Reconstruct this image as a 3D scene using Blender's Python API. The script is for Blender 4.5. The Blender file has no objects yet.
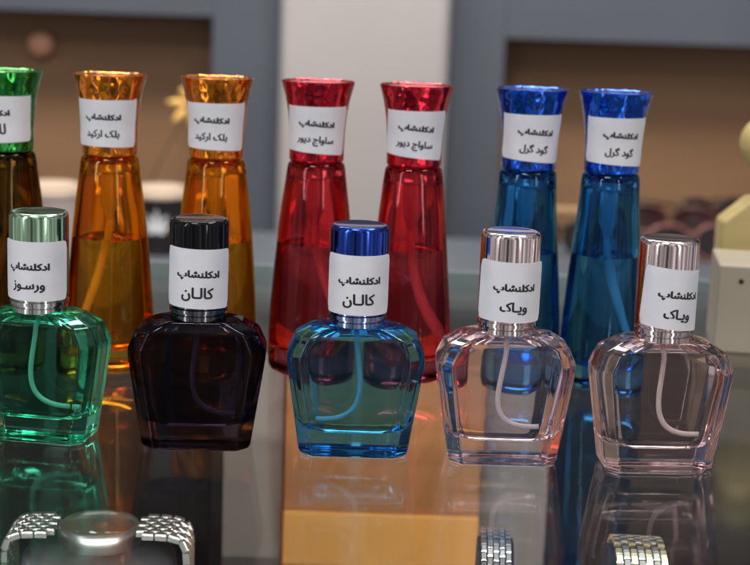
import bpy, bmesh, math, random
from mathutils import Vector, Matrix
random.seed(7)
MM = 0.001
C = bpy.context.scene.collection
SC = bpy.context.scene

# ---------------------------------------------------------------- camera
cd = bpy.data.cameras.new('camera'); cam = bpy.data.objects.new('camera', cd); C.objects.link(cam)
SC.camera = cam
PITCH, ROLL, CAMH = math.radians(11.2), math.radians(2.0), 156.0
F = Vector((0, math.cos(PITCH), -math.sin(PITCH))); R0 = Vector((1, 0, 0)); U0 = R0.cross(F)
Rv = R0*math.cos(ROLL) + U0*math.sin(ROLL); Uv = -R0*math.sin(ROLL) + U0*math.cos(ROLL)
cam.matrix_world = Matrix(((Rv.x, Uv.x, -F.x, 0), (Rv.y, Uv.y, -F.y, 0), (Rv.z, Uv.z, -F.z, CAMH*MM), (0, 0, 0, 1)))
cd.sensor_width = 36; cd.lens = 72; cd.clip_start = 0.02; cd.clip_end = 50
cd.dof.use_dof = True; cd.dof.focus_distance = 0.505; cd.dof.aperture_fstop = 15

# ---------------------------------------------------------------- surroundings (soft dim shop light)
w = bpy.data.worlds.new('World'); SC.world = w; w.use_nodes = True
nt = w.node_tree; bg = nt.nodes['Background']
tc = nt.nodes.new('ShaderNodeTexCoord'); mp = nt.nodes.new('ShaderNodeMapping'); mp.inputs['Scale'].default_value = (2.6, 2.6, 0.35)
nz = nt.nodes.new('ShaderNodeTexNoise'); nz.inputs['Scale'].default_value = 1.7; nz.inputs['Detail'].default_value = 3
cr = nt.nodes.new('ShaderNodeValToRGB')
cr.color_ramp.elements[0].position = 0.38; cr.color_ramp.elements[0].color = (0.05, 0.045, 0.045, 1)
cr.color_ramp.elements[1].position = 0.66; cr.color_ramp.elements[1].color = (0.95, 0.93, 0.95, 1)
e = cr.color_ramp.elements.new(0.5); e.color = (0.28, 0.25, 0.25, 1)
nt.links.new(tc.outputs['Generated'], mp.inputs['Vector']); nt.links.new(mp.outputs['Vector'], nz.inputs['Vector'])
nt.links.new(nz.outputs['Fac'], cr.inputs['Fac']); nt.links.new(cr.outputs['Color'], bg.inputs['Color'])
bg.inputs['Strength'].default_value = 0.75

def area(name, loc, target, sx, sy, watts, col=(1, 1, 1)):
    l = bpy.data.lights.new(name, 'AREA'); l.shape = 'RECTANGLE'; l.size = sx; l.size_y = sy; l.energy = watts; l.color = col
    o = bpy.data.objects.new(name, l); C.objects.link(o); o.location = loc
    o.rotation_euler = (Vector(target)-Vector(loc)).to_track_quat('-Z', 'Y').to_euler(); return o
area('ceiling_lamp', (-0.35, -0.15, 1.5), (0, 0.55, 0), 0.5, 0.35, 11, (1, 0.97, 0.95))
area('ceiling_lamp', (0.7, 0.5, 1.6), (0, 0.55, 0), 0.35, 0.35, 8, (1, 0.95, 0.92))
area('ceiling_lamp', (-0.2, 1.5, 1.7), (0, 2.4, 0), 1.8, 0.3, 42, (1, 0.95, 0.9))
area('tube_lamp', (-0.75, -0.1, 0.45), (0, 0.5, 0.04), 0.08, 0.7, 2.0, (0.95, 0.97, 1))
area('tube_lamp', (0.55, -0.35, 0.4), (0, 0.5, 0.04), 0.07, 0.6, 1.3, (1, 0.95, 0.95))

area('case_lamp', (0.0, 0.30, -0.019), (0.0, 0.66, -0.10), 0.5, 0.006, 1.7, (1, 0.96, 0.9))

SC.view_settings.view_transform = 'Standard'; SC.view_settings.look = 'None'
SC.view_settings.exposure = 0.2; SC.view_settings.gamma = 1
SC.cycles.max_bounces = 20; SC.cycles.transmission_bounces = 18; SC.cycles.glossy_bounces = 8
SC.cycles.transparent_max_bounces = 16; SC.cycles.diffuse_bounces = 3
SC.cycles.use_denoising = True; SC.cycles.sample_clamp_indirect = 6

# ---------------------------------------------------------------- materials
def lin(r, g, b):
    return tuple(((c/255)/12.92 if c/255 <= 0.04045 else ((c/255+0.055)/1.055)**2.4) for c in (r, g, b)) + (1,)
def mat(name, col, rough=0.5, metal=0, noise=None, bump=0, bscale=500, coat=0, spec=None, trans=0, ior=None):
    m = bpy.data.materials.new(name); m.use_nodes = True; t = m.node_tree; p = t.nodes['Principled BSDF']
    p.inputs['Base Color'].default_value = col; p.inputs['Roughness'].default_value = rough; p.inputs['Metallic'].default_value = metal
    p.inputs['Coat Weight'].default_value = coat; p.inputs['Transmission Weight'].default_value = trans
    if spec is not None: p.inputs['Specular IOR Level'].default_value = spec
    if ior: p.inputs['IOR'].default_value = ior
    if noise or bump:
        c = t.nodes.new('ShaderNodeTexCoord'); mpn = t.nodes.new('ShaderNodeMapping'); n = t.nodes.new('ShaderNodeTexNoise')
        n.inputs['Scale'].default_value = bscale; n.inputs['Detail'].default_value = 4
        if noise and len(noise) > 2: mpn.inputs['Scale'].default_value = noise[2]
        t.links.new(c.outputs['Object'], mpn.inputs[0]); t.links.new(mpn.outputs[0], n.inputs['Vector'])
        if noise:
            r = t.nodes.new('ShaderNodeValToRGB'); k = noise[1]
            r.color_ramp.elements[0].position = .3; r.color_ramp.elements[1].position = .7
            r.color_ramp.elements[0].color = col; r.color_ramp.elements[1].color = noise[0] if noise[0] else tuple(min(1, x*k) for x in col[:3])+(1,)
            t.links.new(n.outputs['Fac'], r.inputs[0]); t.links.new(r.outputs[0], p.inputs['Base Color'])
        if bump:
            b = t.nodes.new('ShaderNodeBump'); b.inputs['Strength'].default_value = bump; b.inputs['Distance'].default_value = 0.0006
            t.links.new(n.outputs['Fac'], b.inputs['Height']); t.links.new(b.outputs[0], p.inputs['Normal'])
    return m
def glass(name, col, ior=1.5, rough=0.0, bump=0.0, bscale=90):
    m = bpy.data.materials.new(name); m.use_nodes = True; t = m.node_tree
    t.nodes.remove(t.nodes['Principled BSDF']); g = t.nodes.new('ShaderNodeBsdfGlass')
    g.inputs['Color'].default_value = tuple(col)+(1,); g.inputs['IOR'].default_value = ior; g.inputs['Roughness'].default_value = rough
    t.links.new(g.outputs[0], t.nodes['Material Output'].inputs[0])
    if bump:
        c = t.nodes.new('ShaderNodeTexCoord'); n = t.nodes.new('ShaderNodeTexNoise'); n.inputs['Scale'].default_value = bscale
        b = t.nodes.new('ShaderNodeBump'); b.inputs['Strength'].default_value = bump; b.inputs['Distance'].default_value = 0.0008
        t.links.new(c.outputs['Object'], n.inputs['Vector']); t.links.new(n.outputs['Fac'], b.inputs['Height']); t.links.new(b.outputs[0], g.inputs['Normal'])
    return m
def pane(name, tint, ior=1.6, gloss=(1, 1, 1)):
    """thin clear sheet: Fresnel mirror over a transparent tint"""
    m = bpy.data.materials.new(name); m.use_nodes = True; t = m.node_tree; t.nodes.remove(t.nodes['Principled BSDF'])
    f = t.nodes.new('ShaderNodeFresnel'); f.inputs[0].default_value = ior
    a = t.nodes.new('ShaderNodeBsdfTransparent'); a.inputs[0].default_value = tuple(tint)+(1,)
    g = t.nodes.new('ShaderNodeBsdfGlossy'); g.inputs['Roughness'].default_value = 0.07
    if name == 'counter_glass':      # wiped-over smears
        c = t.nodes.new('ShaderNodeTexCoord'); n = t.nodes.new('ShaderNodeTexNoise'); n.inputs['Scale'].default_value = 14; n.inputs['Detail'].default_value = 8; n.inputs['Distortion'].default_value = 1.5
        mr = t.nodes.new('ShaderNodeMapRange'); mr.inputs['From Min'].default_value = .35; mr.inputs['From Max'].default_value = .7; mr.inputs['To Min'].default_value = .045; mr.inputs['To Max'].default_value = .13
        t.links.new(c.outputs['Object'], n.inputs['Vector']); t.links.new(n.outputs['Fac'], mr.inputs[0]); t.links.new(mr.outputs[0], g.inputs['Roughness'])
    g.inputs[0].default_value = tuple(gloss)+(1,)
    x = t.nodes.new('ShaderNodeMixShader')
    gm = t.nodes.new('ShaderNodeNewGeometry'); mm = t.nodes.new('ShaderNodeMath'); mm.operation = 'MULTIPLY_ADD'   # same Fresnel on both faces of the sheet
    mm.inputs[1].default_value = 1/ior-ior; mm.inputs[2].default_value = ior
    t.links.new(gm.outputs['Backfacing'], mm.inputs[0]); t.links.new(mm.outputs[0], f.inputs[0])
    t.links.new(f.outputs[0], x.inputs[0]); t.links.new(a.outputs[0], x.inputs[1]); t.links.new(g.outputs[0], x.inputs[2])
    t.links.new(x.outputs[0], t.nodes['Material Output'].inputs[0]); return m

# ---------------------------------------------------------------- helpers
def obj(name, bm, m, parent=None, smooth=False, bevel=0, segs=3, subd=0):
    me = bpy.data.meshes.new(name)
    bmesh.ops.scale(bm, vec=(MM, MM, MM), verts=bm.verts)
    bm.to_mesh(me); bm.free()
    for x in (m if isinstance(m, (list, tuple)) else [m]): me.materials.append(x)
    o = bpy.data.objects.new(name, me); C.objects.link(o)
    if parent: o.parent = parent
    if smooth or bevel or subd:
        for p in me.polygons: p.use_smooth = True
    if bevel:
        b = o.modifiers.new('bevel', 'BEVEL'); b.width = bevel*MM; b.segments = segs; b.limit_method = 'ANGLE'; b.angle_limit = math.radians(20); b.harden_normals = True
    if subd:
        s = o.modifiers.new('subd', 'SUBSURF'); s.levels = s.render_levels = subd
    return o
def sharp(o, deg=35):
    me = o.data
    bm = bmesh.new(); bm.from_mesh(me)
    for e in bm.edges:
        if len(e.link_faces) == 2 and e.calc_face_angle(0) > math.radians(deg): e.smooth = False
    bm.to_mesh(me); bm.free(); return o
def tag(o, label=None, cat=None, group=None, kind=None):
    if label: o['label'] = label
    if cat: o['category'] = cat
    if group: o['group'] = group
    if kind: o['kind'] = kind
    return o
def thing(name, x, y, z=0, rz=0):
    o = bpy.data.objects.new(name, None); C.objects.link(o); o.location = (x*MM, y*MM, z*MM); o.rotation_euler.z = math.radians(rz)
    o.empty_display_size = .02; return o
def loft(bm, secs, cap0=True, cap1=True, flip=False, mi=0):
    rings = [[bm.verts.new(p) for p in s] for s in secs]; n = len(rings[0]); fs = []
    for a, b in zip(rings, rings[1:]):
        for i in range(n):
            q = [a[i], a[(i+1) % n], b[(i+1) % n], b[i]]
            fs.append(bm.faces.new(q[::-1] if flip else q))
    if cap0: fs.append(bm.faces.new(rings[0] if flip else rings[0][::-1]))
    if cap1: fs.append(bm.faces.new(rings[-1][::-1] if flip else rings[-1]))
    for f in fs: f.material_index = mi
    return rings
def circ(r, z, n=64, cx=0, cy=0, e=2.0, tw=0):
    out = []
    for i in range(n):
        a = 2*math.pi*i/n; c, s = math.cos(a), math.sin(a)
        k = (abs(c)**e+abs(s)**e)**(-1/e)
        x, y = r*k*c, r*k*s
        out.append((cx+x*math.cos(tw)-y*math.sin(tw), cy+x*math.sin(tw)+y*math.cos(tw), z))
    return out
def lathe(bm, prof, n=64, **k): return loft(bm, [circ(r, z, n) for r, z in prof], **k)
def box(bm, x0, x1, y0, y1, z0, z1):
    return loft(bm, [[(x0, y0, z), (x1, y0, z), (x1, y1, z), (x0, y1, z)] for z in (z0, z1)])
def tube(bm, pts, r, n=14):
    pts = [Vector(p) for p in pts]; secs = []
    for i, p in enumerate(pts):
        d = (pts[min(i+1, len(pts)-1)]-pts[max(i-1, 0)]).normalized()
        u = d.cross(Vector((0, 1, 0.01))).normalized(); v = d.cross(u)
        rr = r[i] if isinstance(r, (list, tuple)) else r
        secs.append([tuple(p+u*rr*math.cos(2*math.pi*k/n)+v*rr*math.sin(2*math.pi*k/n)) for k in range(n)])
    loft(bm, secs); bmesh.ops.recalc_face_normals(bm, faces=bm.faces)
def bez(p0, p1, p2, p3, n=24):
    o = []
    for i in range(n+1):
        t = i/n; o.append(tuple((1-t)**3*a+3*(1-t)**2*t*b+3*(1-t)*t*t*c+t**3*d for a, b, c, d in zip(p0, p1, p2, p3)))
    return o

# ---- lettering -------------------------------------------------------------
WORDS = {'logo': 'FE8D FEA9 FB90 FEE0 FEE8 FEB8 FE8E FB56', 'kalan': 'FB90 FE8E FEDF 0640 FE8E FEE5',
         'versoz': 'FEED FEAD FEB3 0640 FEEE FEAF', 'viak': 'FEED FBFE 0640 FE8E FB8E',
         'orkid': 'FE91 FEE0 FB8F 0020 FE8D FEAD FB90 FBFF FEAA', 'savaj': 'FEB3 FE8E FEED FE8D FE9D 0020 FEA9 FBFE FEEE FEAD',
         'gudgerl': 'FB94 FEEE FEA9 0020 FB94 FEAE FEDD', 'lanvi': 'FEDF FE8E FEE7 FEEE FBFC'}
_tx = {}
def text_tris(word):
    """unit-width flat triangles of an Arabic-script word, glyph forms already chosen, set left to right in visual order"""
    if word in _tx: return _tx[word]
    cu = bpy.data.curves.new('lettering', 'FONT'); cu.body = ''.join(reversed([chr(int(x, 16)) for x in WORDS[word].split()]))
    cu.resolution_u = 4; cu.size = 1
    o = bpy.data.objects.new('lettering', cu); C.objects.link(o)
    dg = bpy.context.evaluated_depsgraph_get(); me = o.evaluated_get(dg).to_mesh()
    bm = bmesh.new(); bm.from_mesh(me); bmesh.ops.triangulate(bm, faces=bm.faces)
    bmesh.ops.subdivide_edges(bm, edges=[e for e in bm.edges if e.calc_length() > .12], cuts=2)
    bmesh.ops.triangulate(bm, faces=bm.faces)
    vs = [v.co.copy() for v in bm.verts]; bm.verts.index_update(); fs = [[v.index for v in f.verts] for f in bm.faces]; bm.free()
    bpy.data.objects.remove(o); bpy.data.curves.remove(cu)
    x0 = min(v.x for v in vs); x1 = max(v.x for v in vs); y0 = min(v.y for v in vs); y1 = max(v.y for v in vs)
    vs = [((v.x-(x0+x1)/2)/(x1-x0), (v.y-(y0+y1)/2)/(x1-x0)) for v in vs]
    _tx[word] = (vs, fs, (y1-y0)/(x1-x0)); return _tx[word]

def sticker(parent, zc, r_at, width, height, flatang, tilt, shift, lines, yaw=0, paper=None, ink=None, lift=0.16, sx=0):
    """paper label wrapped round a cap: sx,sz flat coordinates -> bent round the front, ends standing off straight"""
    t = math.radians(tilt); ct, st = math.cos(t), math.sin(t)
    def wrap(s, z, up):
        s += sx; s2, z2 = s*ct+z*st, -s*st+z*ct
        r = r_at(zc+z2)+lift+up; rb = r_at(zc)+lift+up
        a = s2/rb; A = math.radians(flatang)
        if abs(a) <= A: x, y = r*math.sin(a), -r*math.cos(a)
        else:
            sg = 1 if a > 0 else -1; L = (abs(a)-A)*rb
            x, y = sg*(r*math.sin(A)+L*math.cos(A)), -r*math.cos(A)+L*math.sin(A)
        cy, sy = math.cos(math.radians(yaw)), math.sin(math.radians(yaw))
        return (x*cy-y*sy, x*sy+y*cy, zc+z2)
    bm = bmesh.new(); N, K = 44, 8; g = {}
    for side, up in ((0, 0), (1, 0.12)):
        for i in range(N+1):
            for j in range(K+1):
                s = (i/N-.5)*width; z = (j/K-.5)*height
                # rounded corners
                cr_ = 1.6; ex, ez = abs(s)-(width/2-cr_), abs(z)-(height/2-cr_)
                if ex > 0 and ez > 0:
                    L = math.hypot(ex, ez)
                    if L > cr_: s = math.copysign(width/2-cr_+ex*cr_/L, s); z = math.copysign(height/2-cr_+ez*cr_/L, z)
                g[side, i, j] = bm.verts.new(wrap(s, z, up))
    for i in range(N):
        for j in range(K):
            bm.faces.new([g[1, i, j], g[1, i+1, j], g[1, i+1, j+1], g[1, i, j+1]])
            bm.faces.new([g[0, i, j+1], g[0, i+1, j+1], g[0, i+1, j], g[0, i, j]])
    for i in range(N):
        bm.faces.new([g[0, i, 0], g[0, i+1, 0], g[1, i+1, 0], g[1, i, 0]]); bm.faces.new([g[1, i, K], g[1, i+1, K], g[0, i+1, K], g[0, i, K]])
    for j in range(K):
        bm.faces.new([g[1, 0, j], g[1, 0, j+1], g[0, 0, j+1], g[0, 0, j]]); bm.faces.new([g[0, N, j], g[0, N, j+1], g[1, N, j+1], g[1, N, j]])
    lab = sharp(obj('label', bm, paper, parent, smooth=True), 50)
    for word, tw, ty, bold, squash in lines:
        vs, fs, _ = text_tris(word); bm = bmesh.new()
        for k, (dx, dz) in enumerate(((0, 0), (bold, 0), (-bold, 0), (0, bold*.7), (0, -bold*.7), (bold*.7, bold*.5), (-bold*.7, -bold*.5))):
            bv = [bm.verts.new(wrap(shift+vx*tw+dx, ty+vy*tw*squash+dz, 0.14+.004*k)) for vx, vy in vs]
            for f in fs:
                try: bm.faces.new([bv[i] for i in f])
                except ValueError: pass
        obj('lettering', bm, ink, lab)
    return lab

# ---------------------------------------------------------------- shared materials
PAPER = mat('white_paper', lin(226, 226, 230), 0.5, noise=(lin(210, 212, 220), 1), bscale=90, bump=.35)
INK = mat('black_ink', (0.012, 0.012, 0.016, 1), 0.5)
TUBE = mat('plastic_tube', (0.86, 0.85, 0.83, 1), 0.3)
CHROME = mat('chrome', (0.78, 0.76, 0.78, 1), 0.13, 1)
DARKLINE = mat('dark_groove', (0.03, 0.03, 0.035, 1), 0.3, 0.6)

# ================================================================ DISPLAY COUNTER
wall_slate = mat('slate_paint', lin(94, 100, 111), 0.5, noise=(lin(85, 91, 101), 1), bscale=2.5)
counter = tag(thing('display_counter', 0, 540, 0), 'glass topped display counter with watches inside, under all the bottles', 'display counter')
GLASS_TOP = pane('counter_glass', (0.9, 0.93, 0.92), 1.55)
EDGE = mat('glass_edge', lin(150, 165, 165), 0.25)
def cpart(name, m, *b, bevel=0):
    bm = bmesh.new()
    for q in b: box(bm, q[0], q[1], q[2]-540, q[3]-540, q[4], q[5])
    return obj(name, bm, m, counter, bevel=bevel)
cpart('glass_top', GLASS_TOP, (-520, 520, 200, 826, -8, 0))
cpart('glass_edge', EDGE, (-520, 520, 826.2, 828, -8, .2))
CASEGREY = mat('case_grey', lin(104, 104, 106), 0.45)
cpart('added_lamp_visor', CHROME, (-260, 260, 290, 375, -13, -11), (-260, 260, 290, 292, -24, -13.1))  # unseen visor, added to block the case lamp's reflection in the bottles
cpart('back_panel', CASEGREY, (-520, 520, 812, 825, -190, -9))
VELVET = mat('dark_velvet', lin(16, 15, 20), 0.85, noise=(lin(24, 21, 27), 1), bscale=40)
cpart('floor_panel', VELVET, (-520, 520, 200, 811, -202, -191))
cpart('side_panel', CASEGREY, (-533, -521, 200, 826, -202, -9)); cpart('side_panel', CASEGREY, (521, 533, 200, 826, -202, -9))
cpart('plinth', CASEGREY, (-515, 515, 230, 820, -1000, -203))
cpart('dark_divider', VELVET, (-515, -84, 760, 770, -190, -30), (94, 515, 760, 770, -190, -30))

# things inside the case, seen through the glass
BEIGE = mat('pale_grey_board', lin(152, 140, 133), 0.6, noise=(lin(140, 128, 122), 1), bscale=8)
b = thing('display_board', 0, 0, -190); 
def board(name, m, x0, x1, y0, y1, z0, z1, label, cat, group=None, bevel=1.0):
    t = thing(name, (x0+x1)/2, (y0+y1)/2, z0); hx, hy = (x1-x0)/2, (y1-y0)/2
    bm = bmesh.new(); box(bm, -hx, hx, -hy, hy, 0, z1-z0); o = obj(name, bm, m, None, bevel=bevel); o.location = t.location; bpy.data.objects.remove(t)
    return tag(o, label, cat, group)
bpy.data.objects.remove(b)
ORANGEWOOD = mat('orange_wood', lin(180, 122, 66), 0.5, noise=(lin(160, 104, 54), 1, (1, 1, 8)), bscale=12)
GLOW_ORANGE = mat('orange_glow_paint', lin(246, 176, 88), 0.5, noise=(lin(236, 164, 78), 1), bscale=10)  # lit amber glow inside the case, put into a lighter base colour
board('display_board', BEIGE, -71, -41.7, 700, 712, -190, -22, 'pale grey upright board left of the orange block inside the case', 'board')
board('display_board', BEIGE, 54.8, 88, 700, 712, -190, -22, 'pale grey upright board right of the orange block inside the case', 'board')
blk = thing('display_block', 6.8, 690, -190)
tag(blk, 'orange brown wooden block with amber glow painted as a front step inside the case', 'display block')
bm = bmesh.new(); box(bm, -47, 47, -6, 30, 0, 172); obj('backboard', bm, ORANGEWOOD, blk, bevel=1)
bm = bmesh.new(); box(bm, -47, 47, -10, -6.5, 0, 99); obj('step', bm, GLOW_ORANGE, blk, bevel=1.5)  # ledge added to carry the painted glow

# ================================================================ SMALL BOTTLES
def octa(w, d, c, z):
    c = min(c, w*.6, d*.6)
    return [(w-c, -d, z), (w, -d+c, z), (w, d-c, z), (w-c, d, z), (-w+c, d, z), (-w, d-c, z), (-w, -d+c, z), (-w+c, -d, z)]
def subdoct(w, d, c, z, k=4):
    p = octa(w, d, c, z); out = []
    for i in range(8):
        a, b = p[i], p[(i+1) % 8]
        for j in range(k): out.append(tuple(a[q]+(b[q]-a[q])*j/k for q in range(3)))
    return out
OUT = [(17.4, 9.8, 3.6, 0), (18.4, 10.8, 4.2, 1.2), (23.0, 11.8, 4.6, 31.5), (23.1, 11.8, 4.6, 34.5), (20.4, 11.0, 4.6, 40.6), (15.2, 9.4, 4.4, 43.6), (11, 8.3, 4, 44.6)]
IN = [(11.0, 5.2, 2.5, 8.0), (14.6, 7.2, 2.8, 8.9), (16.2, 8.2, 3.0, 11.5), (17.2, 8.4, 3.2, 16), (20.1, 8.4, 3.6, 31), (20.1, 8.4, 3.6, 33.5), (18.6, 8.0, 3.4, 37.2), (14.6, 7.0, 3.2, 40.4), (9.5, 6.0, 3, 42.2), (4.5, 3.8, 2, 43.8)]
LEVEL = 7   # index of the section where the liquid stops
def small_bottle(x, y, rz, col, liq, capm, collarm, label, word, curl, tilt=0, lw=26.5, shift=0, yaw=0, fa=66):
    t = thing('perfume_bottle', x, y, 0.0, rz)
    tag(t, label, 'perfume bottle', 'small perfume bottles in the front row')
    g = glass('small_bottle_glass', col, 1.5); li = glass('perfume_liquid', liq, 1.36/1.5); lt = glass('perfume_surface', (1, 1, 1), 1.36)
    bm = bmesh.new(); loft(bm, [octa(*s) for s in OUT]); obj('glass_body', bm, g, t, bevel=0.9, segs=3)
    body = t.children[0] if t.children else None
    bm = bmesh.new(); loft(bm, [subdoct(*s) for s in IN[LEVEL:]], cap0=False, cap1=True, flip=True)
    obj('inner_wall', bm, g, [c for c in C.objects if c.parent == t and c.name.startswith('glass_body')][0], smooth=True)
    bm = bmesh.new(); loft(bm, [subdoct(*s) for s in IN[:LEVEL+1]], cap1=False, mi=0)
    f = bm.faces.new([bm.verts[:] and v for v in bm.verts[-32:]]); f.material_index = 1
    sharp(obj('liquid', bm, [li, lt], t, smooth=True), 50)
    # dip tube
    s = curl; bm = bmesh.new(); j = [random.uniform(-1, 1) for _ in range(3)]
    tube(bm, bez((0, 0, 42), ((1.5+j[0]*1.5)*s, 0, 30), ((-9+j[1]*2.2)*s, 0.5, 11+j[2]), ((13.3+j[1])*s, 0, 12.2+j[0]*.9)), .9); obj('dip_tube', bm, TUBE, t, smooth=True)
    # neck, collar, cap
    bm = bmesh.new(); lathe(bm, [(8.4, 44.0), (9.4, 44.4), (9.4, 45.9), (8.9, 46.1), (8.9, 46.7), (9.8, 46.9), (9.8, 48.1), (9.2, 48.4), (9.2, 49.3)], 72)
    sharp(obj('collar', bm, collarm, t, smooth=True), 30)
    bm = bmesh.new(); lathe(bm, [(9.6, 49.0), (9.9, 49.3), (9.9, 76.4), (9.7, 77.3), (9.2, 77.9), (8.4, 78.1), (7.8, 77.9), (0.02, 77.8)], 96)
    sharp(obj('cap', bm, capm, t, smooth=True), 40)
    sticker(t, 59.0, lambda z: 9.9, lw, 20, fa, tilt, shift, [('logo', 14.8, 1.2, .24, .78), (word, {'viak': 9.2, 'versoz': 11.6}.get(word, 10.8), -5.2, .2, 1)], yaw, PAPER, INK)
    return t
def capmat(name, c, r=0.14): return mat(name, c, r, 1)
PINKCHROME = capmat('pink_chrome', (0.86, 0.74, 0.74, 1), 0.1)
small_bottle(-113.5, 497.4, -9, (0.5, 0.95, 0.83), (0.75, 0.88, 0.83), capmat('green_metal', (0.45, 0.7, 0.48, 1)), CHROME,
    'green glass perfume bottle with pale green cap, its left side out of frame', 'versoz', 1, 0.5, 26.8, -1.3, 6, 62)
small_bottle(-59.2, 494.5, 3, (0.31, 0.28, 0.34), (0.55, 0.51, 0.57), mat('black_gloss', (0.004, 0.004, 0.006, 1), 0.06, 0, spec=.25), mat('black_chrome', (0.16, 0.16, 0.18, 1), 0.15, 1),
    'nearly black glass perfume bottle with glossy black cap', 'kalan', 1, 2, 26.2, 0, 2, 68)
small_bottle(-5.6, 492.9, 1, (0.34, 0.76, 1.0), (0.97, 0.88, 0.82), capmat('blue_metal', (0.03, 0.075, 0.42, 1)), capmat('blue_chrome', (0.35, 0.42, 0.72, 1), .15),
    'small blue glass perfume bottle with dark blue cap in the middle of the front row', 'kalan', -1, 0.6, 26.6, 0, 2, 64)
small_bottle(44.5, 489.9, 2, (1.0, 0.93, 0.945), (0.97, 0.96, 0.99), PINKCHROME, PINKCHROME,
    'clear pinkish perfume bottle standing directly to the right of the small blue bottle', 'viak', 1, 1.6, 26.9, .3, 4, 60)
small_bottle(96.4, 487.3, 4, (1.0, 0.92, 0.92), (0.97, 0.95, 0.95), PINKCHROME, PINKCHROME,
    'clear pinkish perfume bottle at the right end of the front row before the pale box', 'viak', 1, 5, 25.4, .8, 8, 74)

# ================================================================ TALL BOTTLES
TP = [(14.6, 0), (16.4, 1.0), (17.0, 3), (17.0, 15), (16.4, 28), (15.4, 42), (14.1, 57), (13.0, 68), (12.1, 78), (11.5, 83), (11.1, 85), (9.8, 86.2)]
TI = [(9.0, 8.5), (12.6, 9.5), (14.4, 12), (14.6, 17), (14.0, 28), (13.1, 42), (12.2, 53), (11.6, 60), (10.6, 70), (9.8, 78), (8.8, 83), (6, 84.5)]
TL = 6
def tall_bottle(x, y, rz, col, liq, capc, label, word, tilt=0, k=1.0, lyaw=0, shift=0, zt=0, H=118, tubeside=-1):
    t = thing('tall_perfume_bottle', x, y, 0, rz)
    tag(t, label, 'perfume bottle', 'tall flared perfume bottles in the back row')
    g = glass('tall_bottle_glass', col, 1.5, bump=0.15, bscale=45); li = glass('tall_liquid', liq, 1.36/1.5); lt = glass('tall_surface', (1, 1, 1), 1.36)
    tw = lambda z: 0.5+z*0.006
    kk = lambda z: k if z < 70 else k+(1-k)*(z-70)/15
    bm = bmesh.new(); loft(bm, [circ(r*kk(z), z, 64, e=2.35 if z < 70 else 2.1, tw=tw(z)) for r, z in TP])
    go = obj('glass_body', bm, g, t, smooth=True)
    bm = bmesh.new(); loft(bm, [circ(r*kk(z), z, 48, e=2.3, tw=tw(z)) for r, z in TI[TL:]], cap0=False, flip=True); obj('inner_wall', bm, g, go, smooth=True)
    bm = bmesh.new(); loft(bm, [circ(r*kk(z), z, 48, e=2.3, tw=tw(z)) for r, z in TI[:TL+1]], cap1=False); bm.verts.ensure_lookup_table()
    f = bm.faces.new([bm.verts[i] for i in range(len(bm.verts)-48, len(bm.verts))]); f.material_index = 1
    sharp(obj('liquid', bm, [li, lt], t, smooth=True), 50)
    tm = PUMP
    bm = bmesh.new(); lathe(bm, [(5.2, 83.5), (5.2, 80), (3.6, 79), (3.6, 66), (2.2, 63), (1.6, 60)][::-1], 32)
    sharp(obj('pump', bm, tm, t, smooth=True), 35)
    s = tubeside; bm = bmesh.new(); tube(bm, bez((0, 0, 61), (1*s, 0, 45), (3*s, 0, 34), (11*s, 0, 13)), 1.4); obj('dip_tube', bm, TUBE, t, smooth=True)
    cm = mat('cap_metal', capc, 0.12, 0.9, coat=.5); n_ = cm.node_tree
    vc = n_.nodes.new('ShaderNodeTexCoord'); vm = n_.nodes.new('ShaderNodeMapping'); vm.inputs['Scale'].default_value = (1, 1, .8); vo = n_.nodes.new('ShaderNodeTexVoronoi'); vo.feature = 'SMOOTH_F1'; vo.inputs['Scale'].default_value = 330; vo.inputs['Smoothness'].default_value = .5
    vb = n_.nodes.new('ShaderNodeBump'); vb.inputs['Strength'].default_value = 1; vb.inputs['Distance'].default_value = 0.0005
    n_.links.new(vc.outputs['Object'], vm.inputs[0]); n_.links.new(vm.outputs[0], vo.inputs['Vector']); n_.links.new(vo.outputs['Distance'], vb.inputs['Height']); n_.links.new(vb.outputs[0], n_.nodes['Principled BSDF'].inputs['Normal'])
    bm = bmesh.new()
    lathe(bm, [(10.6, 86.4), (10.9, 86.8), (10.9, 91), (11.1, 98), (11.6, 104), (12.2, 108), (13.0, 112), (13.9, 115.4), (14.5, 117.6), (14.5, 118), (14.1, 118.15), (13.6, 117.7), (12.5, 117.5), (0.02, 117.5)], 64)
    sharp(obj('cap', bm, cm, t, smooth=True), 35)
    def rr(z): return 10.95+(0 if z < 98 else (z-98)*.07)
    sticker(t, 100.0+zt, rr, 27.5, 19.5, 58, tilt, shift, [('logo', 14.4, 1.5, .27, .75), (word, {'gudgerl': 11.6, 'lanvi': 11, 'savaj': 15.2}.get(word, 13.6), -4.9, .19, 1)], lyaw, PAPER, INK, lift=.5)
    return t
PUMP = mat('pump_plastic', (0.72, 0.71, 0.69, 1), 0.35)
OR = ((1.0, 0.7, 0.24), (1.0, 0.84, 0.46), (0.95, 0.27, 0.015, 1)); RD = ((0.94, 0.4, 0.44), (0.95, 0.6, 0.63), (0.75, 0.015, 0.04, 1)); BL = ((0.36, 0.66, 0.87), (0.6, 0.8, 0.91), (0.01, 0.12, 0.75, 1))
tall_bottle(-149.5, 599, 0, (0.55, 0.42, 0.2), (0.75, 0.5, 0.25), (0.04, 0.4, 0.06, 1), 'tall brown perfume bottle with green flared cap at the left edge', 'lanvi', -2, lyaw=0, shift=-3)
tall_bottle(-107.6, 597, 20, OR[0], OR[1], OR[2], 'tall orange perfume bottle on the left, behind the gap between green and black bottles', 'orkid', 1, lyaw=-20, shift=-1)
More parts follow.
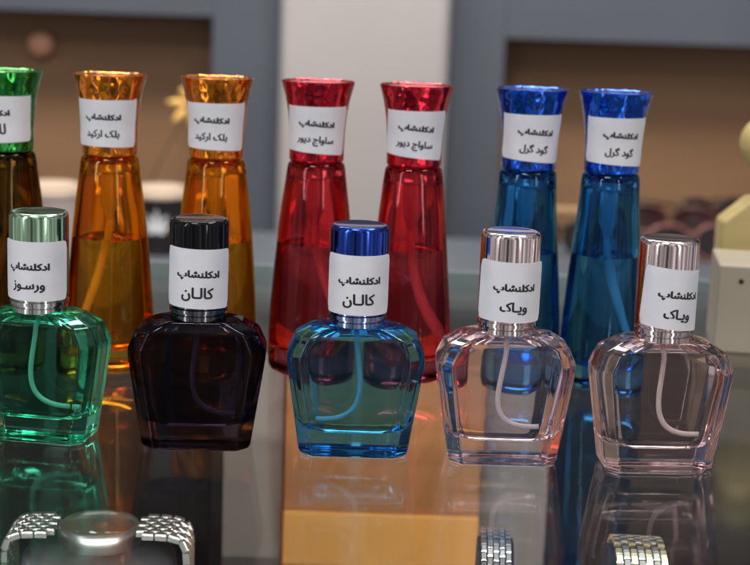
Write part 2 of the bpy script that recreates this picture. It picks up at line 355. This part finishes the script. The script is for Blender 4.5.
tall_bottle(-65.3, 599.5, -15, OR[0], OR[1], OR[2], 'tall orange perfume bottle standing right behind the black bottle', 'orkid', 2, lyaw=15, shift=-1.2)
tall_bottle(-25.2, 600, 5, RD[0], RD[1], RD[2], 'tall red perfume bottle behind and left of the small blue bottle', 'savaj', 4, lyaw=-5, tubeside=1)
tall_bottle(13.8, 596, 30, RD[0], RD[1], RD[2], 'tall red perfume bottle behind and right of the small blue bottle', 'savaj', 5, lyaw=-30, tubeside=1)
tall_bottle(59.6, 597.6, 10, BL[0], BL[1], BL[2], 'tall blue perfume bottle standing behind the first pinkish bottle', 'gudgerl', 4, 0.92, lyaw=-10, shift=1.2)
tall_bottle(92.5, 595.8, -8, BL[0], BL[1], BL[2], 'tall blue perfume bottle in the back row farthest to the right', 'gudgerl', 3, 0.92, lyaw=8, shift=1.5, tubeside=1)

# ================================================================ WATCHES IN THE CASE
STEEL = mat('brushed_steel', (0.56, 0.55, 0.55, 1), 0.32, 1); GOLD = mat('gold_links', (0.85, 0.62, 0.3, 1), 0.22, 1); PALE = mat('pale_gold_links', (0.95, 0.84, 0.62, 1), 0.28, 1)
CUSH = mat('cushion_cloth', lin(30, 28, 33), 0.8)
WPANE = pane('watch_crystal', (0.92, 0.94, 0.92), 1.5)
def bracelet(bm, width, ra, rb, cols, rowlen, t, gap0=None, plane='x', mi_edge=0, mi_mid=0, e=2.6, small=.6):
    """rows of small rounded links around a closed oval of half axes ra (across) and rb (up)"""
    N = 400; P = []
    for i in range(N+1):
        a = 2*math.pi*i/N; c, s = math.sin(a), math.cos(a); k = (abs(c)**e+abs(s)**e)**(-1/e); P.append(Vector((ra*c*k, rb*s*k)))
    L = [0]
    for a, b in zip(P, P[1:]): L.append(L[-1]+(b-a).length)
    tot = L[-1]; n = int(tot/rowlen); j = 0
    for r in range(n):
        for ci in range(cols):
            s = ((r+(0.5 if ci % 2 else 0))*rowlen) % tot
            if gap0 and min(s, tot-s) < gap0: continue
            j = 0
            while L[j+1] < s: j += 1
            f = (s-L[j])/(L[j+1]-L[j]); p = P[j].lerp(P[j+1], f); d = (P[j+1]-P[j]).normalized(); nrm = Vector((-d.y, d.x)) * -1
            if nrm.dot(p) < 0: nrm = -nrm
            cw = width/cols; w0 = -width/2+ci*cw+.12; w1 = w0+cw-.24; hl = rowlen*.44
            secs = []
            for (uu, ins) in ((-t/2, .0), (t*.25, 0), (t/2, .35)):
                q = []
                for (a_, b_) in ((-hl+ins, w0+ins*.6), (hl-ins, w0+ins*.6), (hl-ins, w1-ins*.6), (-hl+ins, w1-ins*.6)):
                    v = p+d*a_+nrm*uu
                    q.append((v.x, b_, v.y) if plane == 'x' else (b_, v.x, v.y))
                secs.append(q)
            loft(bm, secs, mi=(mi_edge if ci in (0, cols-1) else (mi_mid if ci % 2 else mi_edge)))
    bmesh.ops.recalc_face_normals(bm, faces=bm.faces)
def pillow(parent, sx, sy, sz, z0):
    bm = bmesh.new(); secs = [circ(1, 0, 32, e=3.5)]
    secs = []
    for f, z in ((.8, 0), (.97, .12), (1, .4), (1, .6), (.97, .88), (.8, 1)):
        secs.append([(a*sx*f, b*sy*f, z0+z*sz) for a, b, _ in circ(1, 0, 32, e=4)])
    loft(bm, secs); return obj('cushion', bm, CUSH, parent, smooth=True)

# risers (dark blocks) that carry the watches
riser = board('display_riser', CUSH, -200, 200, 470, 600, -190, -96, 'dark cloth covered riser under the watches inside the case', 'display riser', bevel=3)
# watch with its face up, bracelet curling down on both sides
wt = tag(thing('wristwatch', -100, 533, -96, 2), 'steel wristwatch lying face up with bracelet curling down both sides', 'watch', 'watches in the display case')
bm = bmesh.new(); bracelet(bm, 22, 33.5, 24, 7, 4.8, 2.4, gap0=16, plane='x', e=9); bmesh.ops.translate(bm, verts=bm.verts, vec=(0, 0, 26)); obj('bracelet', bm, STEEL, wt)
bm = bmesh.new(); lathe(bm, [(13.5, 43), (15, 44), (15.4, 47), (15.2, 50.2), (14.6, 51), (13.6, 51.2), (13.2, 50)], 64); sharp(obj('case', bm, STEEL, wt, smooth=True), 40)
bm = bmesh.new(); lathe(bm, [(13.1, 46.0), (13.1, 46.6)], 64); dl = obj('dial', bm, mat('dark_dial', lin(46, 48, 42), .4), wt)
bm = bmesh.new()
for k in range(12):
    a = k*math.pi/6; M = Matrix.Rotation(a, 4, 'Z')
    r0 = len(bm.verts); box(bm, -.35, .35, 9.6, 12.2, 46.7, 47.0)
    bmesh.ops.transform(bm, matrix=M, verts=bm.verts[r0:] if False else [v for i, v in enumerate(bm.verts) if i >= r0])
obj('hour_marker', bm, STEEL, dl)
for L, wd, a in ((7.5, .5, 50), (10.5, .4, -65)):
    bm = bmesh.new(); box(bm, -wd, wd, -1.5, L, 47.2, 47.5); bmesh.ops.rotate(bm, cent=(0, 0, 0), matrix=Matrix.Rotation(math.radians(a), 3, 'Z'), verts=bm.verts); obj('hand', bm, STEEL, dl)
bm = bmesh.new(); lathe(bm, [(13.2, 49.9), (13.2, 51.2), (12.4, 51.8), (0.02, 52.2)], 64); sharp(obj('crystal', bm, WPANE, wt, smooth=True), 40)
for c in C.objects:
    pass
pl = pillow(wt, 29, 13, 40, 4)
# two watches on stands, bracelets arching away from the camera
def arch_watch(x, y, z, rz, width, cols, mats, label, ra=27, rb=26, rowlen=4.2, h0=None):
    t = tag(thing('wristwatch', x, y, z, rz), label, 'watch', 'watches in the display case')
    h = rb+1.5
    bm = bmesh.new(); bracelet(bm, width, ra, rb, cols, rowlen, 2.0, plane='y', mi_edge=0, mi_mid=len(mats)-1, e=2.2)
    # leave a gap at the front for the case
    dead = [v for v in bm.verts if v.co.y < -ra*.86 and abs(v.co.z) < 14]
    bmesh.ops.delete(bm, geom=dead, context='VERTS')
    bmesh.ops.translate(bm, verts=bm.verts, vec=(0, 0, h)); obj('bracelet', bm, mats, t)
    r = max(width*.72, 11)
    for nm, prof, m in (('case', [(r*.9, -5), (r, -4), (r, 3), (r*.93, 4.2)], mats[0]), ('dial', [(r*.86, 4.25), (r*.86, 4.5)], PAPER), ('crystal', [(r*.86, 4.7), (r*.82, 5.4), (.02, 5.6)], WPANE)):
        bm = bmesh.new(); lathe(bm, prof, 48); bmesh.ops.rotate(bm, cent=(0, 0, 0), matrix=Matrix.Rotation(math.radians(80), 3, 'X'), verts=bm.verts)
        bmesh.ops.translate(bm, verts=bm.verts, vec=(0, -ra+1, h)); sharp(obj(nm, bm, m, t, smooth=True), 40)
    bm = bmesh.new(); secs = []
    for s in (-1, 1):
        secs.append([(s*(width/2+1), (ra-2.2)*a, h+(rb-2.2)*b) for a, b, _ in circ(1, 0, 48, e=2.2)])
    loft(bm, secs); bmesh.ops.recalc_face_normals(bm, faces=bm.faces); sharp(obj('cushion', bm, CUSH, t, smooth=True), 40)
    return t
arch_watch(47.5, 521, -94, -3, 11, 5, [STEEL], 'slim steel watch bracelet arching up below the first pinkish bottle')
arch_watch(99.5, 519, -92, -3, 18.5, 7, [PALE, STEEL], 'wide pale gold and steel watch bracelet arching up below the last bottle', ra=26, rb=25)

# ================================================================ PALE BOX AND WOODEN FIGURE ON THE COUNTER, RIGHT
pb = tag(thing('display_box', 184, 672, 0, -8), 'pale beige box with a small dark hole on the counter at the right edge', 'box')
bm = bmesh.new(); box(bm, -29, 29, -22, 22, 0, 40); obj('body', bm, mat('pale_beige', lin(170, 160, 140), 0.5, noise=(lin(160, 150, 132), 1), bscale=14), pb, bevel=1.2)
bm = bmesh.new(); lathe(bm, [(1.1, 0), (1.1, .4), (.7, .6), (.02, .6)], 24); bmesh.ops.rotate(bm, cent=(0, 0, 0), matrix=Matrix.Rotation(math.radians(90), 3, 'X'), verts=bm.verts)
bmesh.ops.translate(bm, verts=bm.verts, vec=(-19, -22.0, 33)); sharp(obj('screw', bm, DARKLINE, pb, smooth=True), 40)
YW = mat('pale_yellow_wood', lin(206, 188, 128), 0.45, noise=(lin(190, 170, 110), 1, (1, 1, 9)), bscale=25)
wf = tag(thing('wooden_figure', 195, 752, 0, 0), 'pale yellow wooden figure with round head and sloping shoulders behind the box', 'ornament')
out = [(-22, 0), (22, 0), (22, 46), (8, 58), (-8, 58), (-22, 46)]
bm = bmesh.new(); loft(bm, [[(x, y, z) for x, z in out] for y in (-9, 9)]); bmesh.ops.recalc_face_normals(bm, faces=bm.faces); obj('torso', bm, YW, wf, bevel=2)
bm = bmesh.new(); lathe(bm, [(5, 57.5), (5, 72)], 32); obj('neck', bm, YW, wf, smooth=True)
bm = bmesh.new(); bmesh.ops.create_uvsphere(bm, u_segments=40, v_segments=24, radius=14.5); bmesh.ops.translate(bm, verts=bm.verts, vec=(0, 0, 85)); obj('head', bm, YW, wf, smooth=True)

# ================================================================ BACKGROUND
fl = bmesh.new(); box(fl, -4000, 4000, -3000, 3200, -1010, -1000); tag(obj('floor', fl, mat('floor_tile', lin(120, 112, 105), .35, noise=(lin(108, 100, 94), 1), bscale=3)), kind='structure')
BROWN = mat('brown_panel', lin(156, 119, 86), 0.6, noise=(lin(142, 107, 76), 1, (1, 1, 4)), bscale=3)
COL = mat('pale_column_paint', lin(192, 186, 184), 0.5, noise=(lin(184, 178, 176), 1), bscale=3)
W0 = 2600
def wbox(name, m, *bs, bevel=0):
    bm = bmesh.new()
    for q in bs: box(bm, *q)
    return tag(obj(name, bm, m, bevel=bevel), kind='structure')
def px(x, y, Y):   # photo pixel -> world x, z at depth Y (used only to read off sizes)
    d = F*1500 + Rv*(x-375) - Uv*(y-282.5); t = Y/d.y; return d.x*t, CAMH+d.z*t
XL = px(212, 100, W0)[0]; XC0 = px(281, 100, W0)[0]; XC1 = px(446, 100, W0)[0]; XR = px(502, 100, W0)[0]
ZL = px(110, 13, W0)[1]; ZR = px(620, 42, W0)[1]
wbox('wall_niche_back', BROWN, (-2500, 2500, W0+120, W0+140, -400, 420))
wbox('wall', wall_slate, (XL, XC0, W0, W0+119, -1000, 420), (XC1, XR, W0, W0+119, -1000, 420), (-2500, XL-.5, W0+2, W0+119, ZL, 420), (XR+.5, 2500, W0+2, W0+119, ZR, 420),
     (-2500, XL-.5, W0+2, W0+119, -1000, -420), (XR+.5, 2500, W0+2, W0+119, -1000, -420))
wbox('upper_wall', mat('dark_brown_panel', lin(52, 42, 38), 0.6, noise=(lin(44, 36, 33), 1, (1, 1, 4)), bscale=3), (-2500, 2500, W0-90, W0+150, 421, 1500))
cb = bmesh.new(); box(cb, XC0+.5, XC1-.5, W0-70, W0+100, -1000, 420); tag(obj('wall_column', cb, COL, bevel=18, segs=5), kind='structure')
SH = -190
st = tag(thing('shelf_table', 0, 2000, -1000), 'long grey table behind the counter carrying the candles and sunglasses', 'table')
bm = bmesh.new(); box(bm, -1400, 1400, -420, 90, 780, 810); obj('tabletop', bm, mat('grey_laminate', lin(98, 104, 112), .4), st, bevel=3)
bm = bmesh.new(); box(bm, -1350, 1350, -400, 70, 0, 779); obj('base', bm, wall_slate, st)

def on_table(xp, yp):   # photo pixel on the table top -> world x, y
    d = F*1500 + Rv*(xp-375) - Uv*(yp-282.5); t = (SH-CAMH)/d.z; return d.x*t, d.y*t
# candle tubs
def candle(xp, yp, r, h, bodym, label, leaf=False):
    x, y = on_table(xp, yp); t = tag(thing('candle_tub', x, y, SH), label, 'candle', 'lidded candle tubs on the table')
    bm = bmesh.new(); lathe(bm, [(r*.9, 0), (r*.93, 1), (r, h), (r*.98, h)], 48); sharp(obj('tub', bm, bodym, t, smooth=True), 40)
    bm = bmesh.new(); lathe(bm, [(r*1.02, h), (r*1.06, h+1), (r*1.06, h+5), (r*1.02, h+6.5), (r*.97, h+6.7), (r*.97, h+12), (r*.9, h+13.5), (.02, h+14)], 48)
    sharp(obj('lid', bm, mat('cream_lid', lin(222, 200, 176), .5), t, smooth=True), 30)
    if leaf:
        bm = bmesh.new(); rr = r*.975+.6
        for a, L in ((0, 30), (32, 27), (-32, 27), (64, 21), (-64, 21), (98, 12), (-98, 12)):
            vs = []
            for u, wv in ((0, .6), (.25, 2.4), (.5, 3.2), (.75, 2.2), (1, .1)):
                vs.append((u*L, wv))
            pts = [(u, w_) for u, w_ in vs]+[(u, -w_) for u, w_ in vs[::-1]]
            q = []
            for u, w_ in pts:
                s = u*math.sin(math.radians(a))+w_*math.cos(math.radians(a)); z = u*math.cos(math.radians(a))-w_*math.sin(math.radians(a))
                q.append(bm.verts.new((rr*math.sin(s/rr), -rr*math.cos(s/rr), 32+z*.95)))
            bm.faces.new(q)
        obj('leaf_print', bm, mat('white_print', lin(240, 240, 240), .6), t)
    return t
candle(52, 262, 34, 84, mat('pale_tub', lin(196, 180, 174), .5), 'pale candle tub with cream lid behind the green bottle')
candle(100, 252, 32, 72, mat('pale_tub_b', lin(188, 172, 164), .5), 'pale candle tub mostly hidden behind the left tall orange bottle')
candle(160, 252, 33, 72, mat('black_tub', lin(34, 28, 32), .4), 'black candle tub printed with a white leaf between the orange bottles', leaf=True)
# dark pot with a yellow flower behind the candles
x, y = on_table(149, 240); fp = tag(thing('potted_flower', x, y, SH), 'yellow petalled flower on a thin stem in a small dark pot', 'plant')
bm = bmesh.new(); lathe(bm, [(20, 0), (24, 2), (30, 62), (32, 64), (32, 74), (29, 74), (27, 66), (.02, 64)], 40); sharp(obj('pot', bm, mat('dark_pot', lin(40, 34, 32), .5), fp, smooth=True), 35)
bm = bmesh.new(); tube(bm, bez((0, 0, 60), (4, 0, 100), (26, 0, 130), (55, 0, 178)), .9); obj('stem', bm, mat('stem_green', lin(86, 76, 48), .6), fp, smooth=True)
PET = mat('yellow_petal', lin(246, 196, 110), .5)
for k in range(7):
    a = k*2*math.pi/7+.3; bm = bmesh.new(); secs = []
    for u, w_ in ((3, 1.5), (10, 6), (18, 7), (26, 4.2), (31+4*math.sin(k*2.3), .6)):
        bend = -u*u*.006
        secs.append([(u*math.cos(a)-w_*math.sin(a)*c, -7+bend+th, u*math.sin(a)+w_*math.cos(a)*c) for c, th in ((1, 0), (0, .9), (-1, 0), (0, -.9))])
    loft(bm, secs); bmesh.ops.recalc_face_normals(bm, faces=bm.faces); bmesh.ops.translate(bm, verts=bm.verts, vec=(56, 0, 182)); obj('petal', bm, PET, fp, smooth=True)
bm = bmesh.new(); bmesh.ops.create_uvsphere(bm, u_segments=20, v_segments=12, radius=7); bmesh.ops.translate(bm, verts=bm.verts, vec=(56, -7, 182)); obj('flower_centre', bm, mat('flower_heart', lin(190, 120, 50), .7), fp, smooth=True)
# bright spot of light on the panel, put in as a knob shape
x, z = px(42, 44, W0+108); kb = bmesh.new(); lathe(kb, [(8, 0), (8, 10), (20, 14), (23, 22), (18, 30), (.02, 33)], 32); bmesh.ops.rotate(kb, cent=(0, 0, 0), matrix=Matrix.Rotation(math.radians(90), 3, 'X'), verts=kb.verts)
o = obj('light_spot_knob', kb, mat('peach_light_spot', lin(236, 176, 140), .3), smooth=True); o.location = (x*MM, (W0+120)*MM, z*MM); tag(o, 'round peach spot of light shaped as a knob on the brown panel at top left', 'knob')
# sunglasses
def sunglasses(xp, yp, rz, rimc, lens, label, s=1.0, stand=26):
    x, y = on_table(xp, yp); t = tag(thing('sunglasses', x, y, SH, rz), label, 'sunglasses', 'sunglasses lying on the table')
    for sg in (-1, 1):
        prof = [(sg*34*s+a*29*s, b*23*s+stand) for a, b, _ in circ(1, 0, 40, e=2.5)]
        bm = bmesh.new(); pts = [(a, -abs(a)*.04, b) for a, b in prof]; pts += [pts[0], pts[1]]
        tube(bm, pts, 3.0*s, 10); obj('rim', bm, rimc, t, smooth=True)
        bm = bmesh.new(); loft(bm, [[(a, yy-abs(a)*.04, b) for a, b in prof] for yy in (-.8, .8)]); bmesh.ops.recalc_face_normals(bm, faces=bm.faces); obj('lens', bm, lens, t)
        bm = bmesh.new(); tube(bm, [(sg*62*s, 0, stand+14*s), (sg*66*s, 10, stand+14*s), (sg*68*s, 110*s, stand+6*s), (sg*66*s, 138*s, stand-22*s)], 2.4*s, 10); obj('temple', bm, rimc, t, smooth=True)
    bm = bmesh.new(); tube(bm, bez((-7*s, 0, stand+8*s), (-3*s, -2, stand+14*s), (3*s, -2, stand+14*s), (7*s, 0, stand+8*s), 8), 2.4*s, 10); obj('bridge', bm, rimc, t, smooth=True)
    return t
LENS = mat('smoky_lens', lin(46, 34, 38), .08, coat=1); LB = mat('brown_lens', lin(66, 42, 42), .1, coat=1)
R1 = mat('tortoise_rim', lin(126, 76, 62), .25, noise=(lin(60, 34, 30), 1), bscale=60); R2 = mat('pink_brown_rim', lin(134, 88, 80), .25); R3 = mat('black_rim', lin(26, 22, 26), .2)
sunglasses(690, 262, 12, R2, LENS, 'pinkish rimmed sunglasses behind the rightmost pinkish cap')
sunglasses(668, 240, -10, R1, LB, 'tortoise rimmed sunglasses with brown lenses behind the pinkish rimmed pair')
sunglasses(560, 256, 6, R3, LENS, 'black rimmed sunglasses seen between the two tall blue bottles')
sunglasses(712, 232, 20, R3, LB, 'black rimmed sunglasses with brown lenses in front of the niche at right')
x, y = on_table(588, 244); tr = tag(thing('wooden_tray', x, y, SH, 0), 'low stand with a pale wooden rail between the tall blue bottles', 'stand')
bm = bmesh.new(); box(bm, -75, 50, -5, 5, 44, 51); obj('rail', bm, mat('light_wood', lin(206, 166, 120), .5), tr, bevel=1)
for sx_ in (-68, 42):
    bm = bmesh.new(); box(bm, sx_-4, sx_+4, -4, 4, 0, 43.9); obj('post', bm, DARKLINE, tr, bevel=.8)
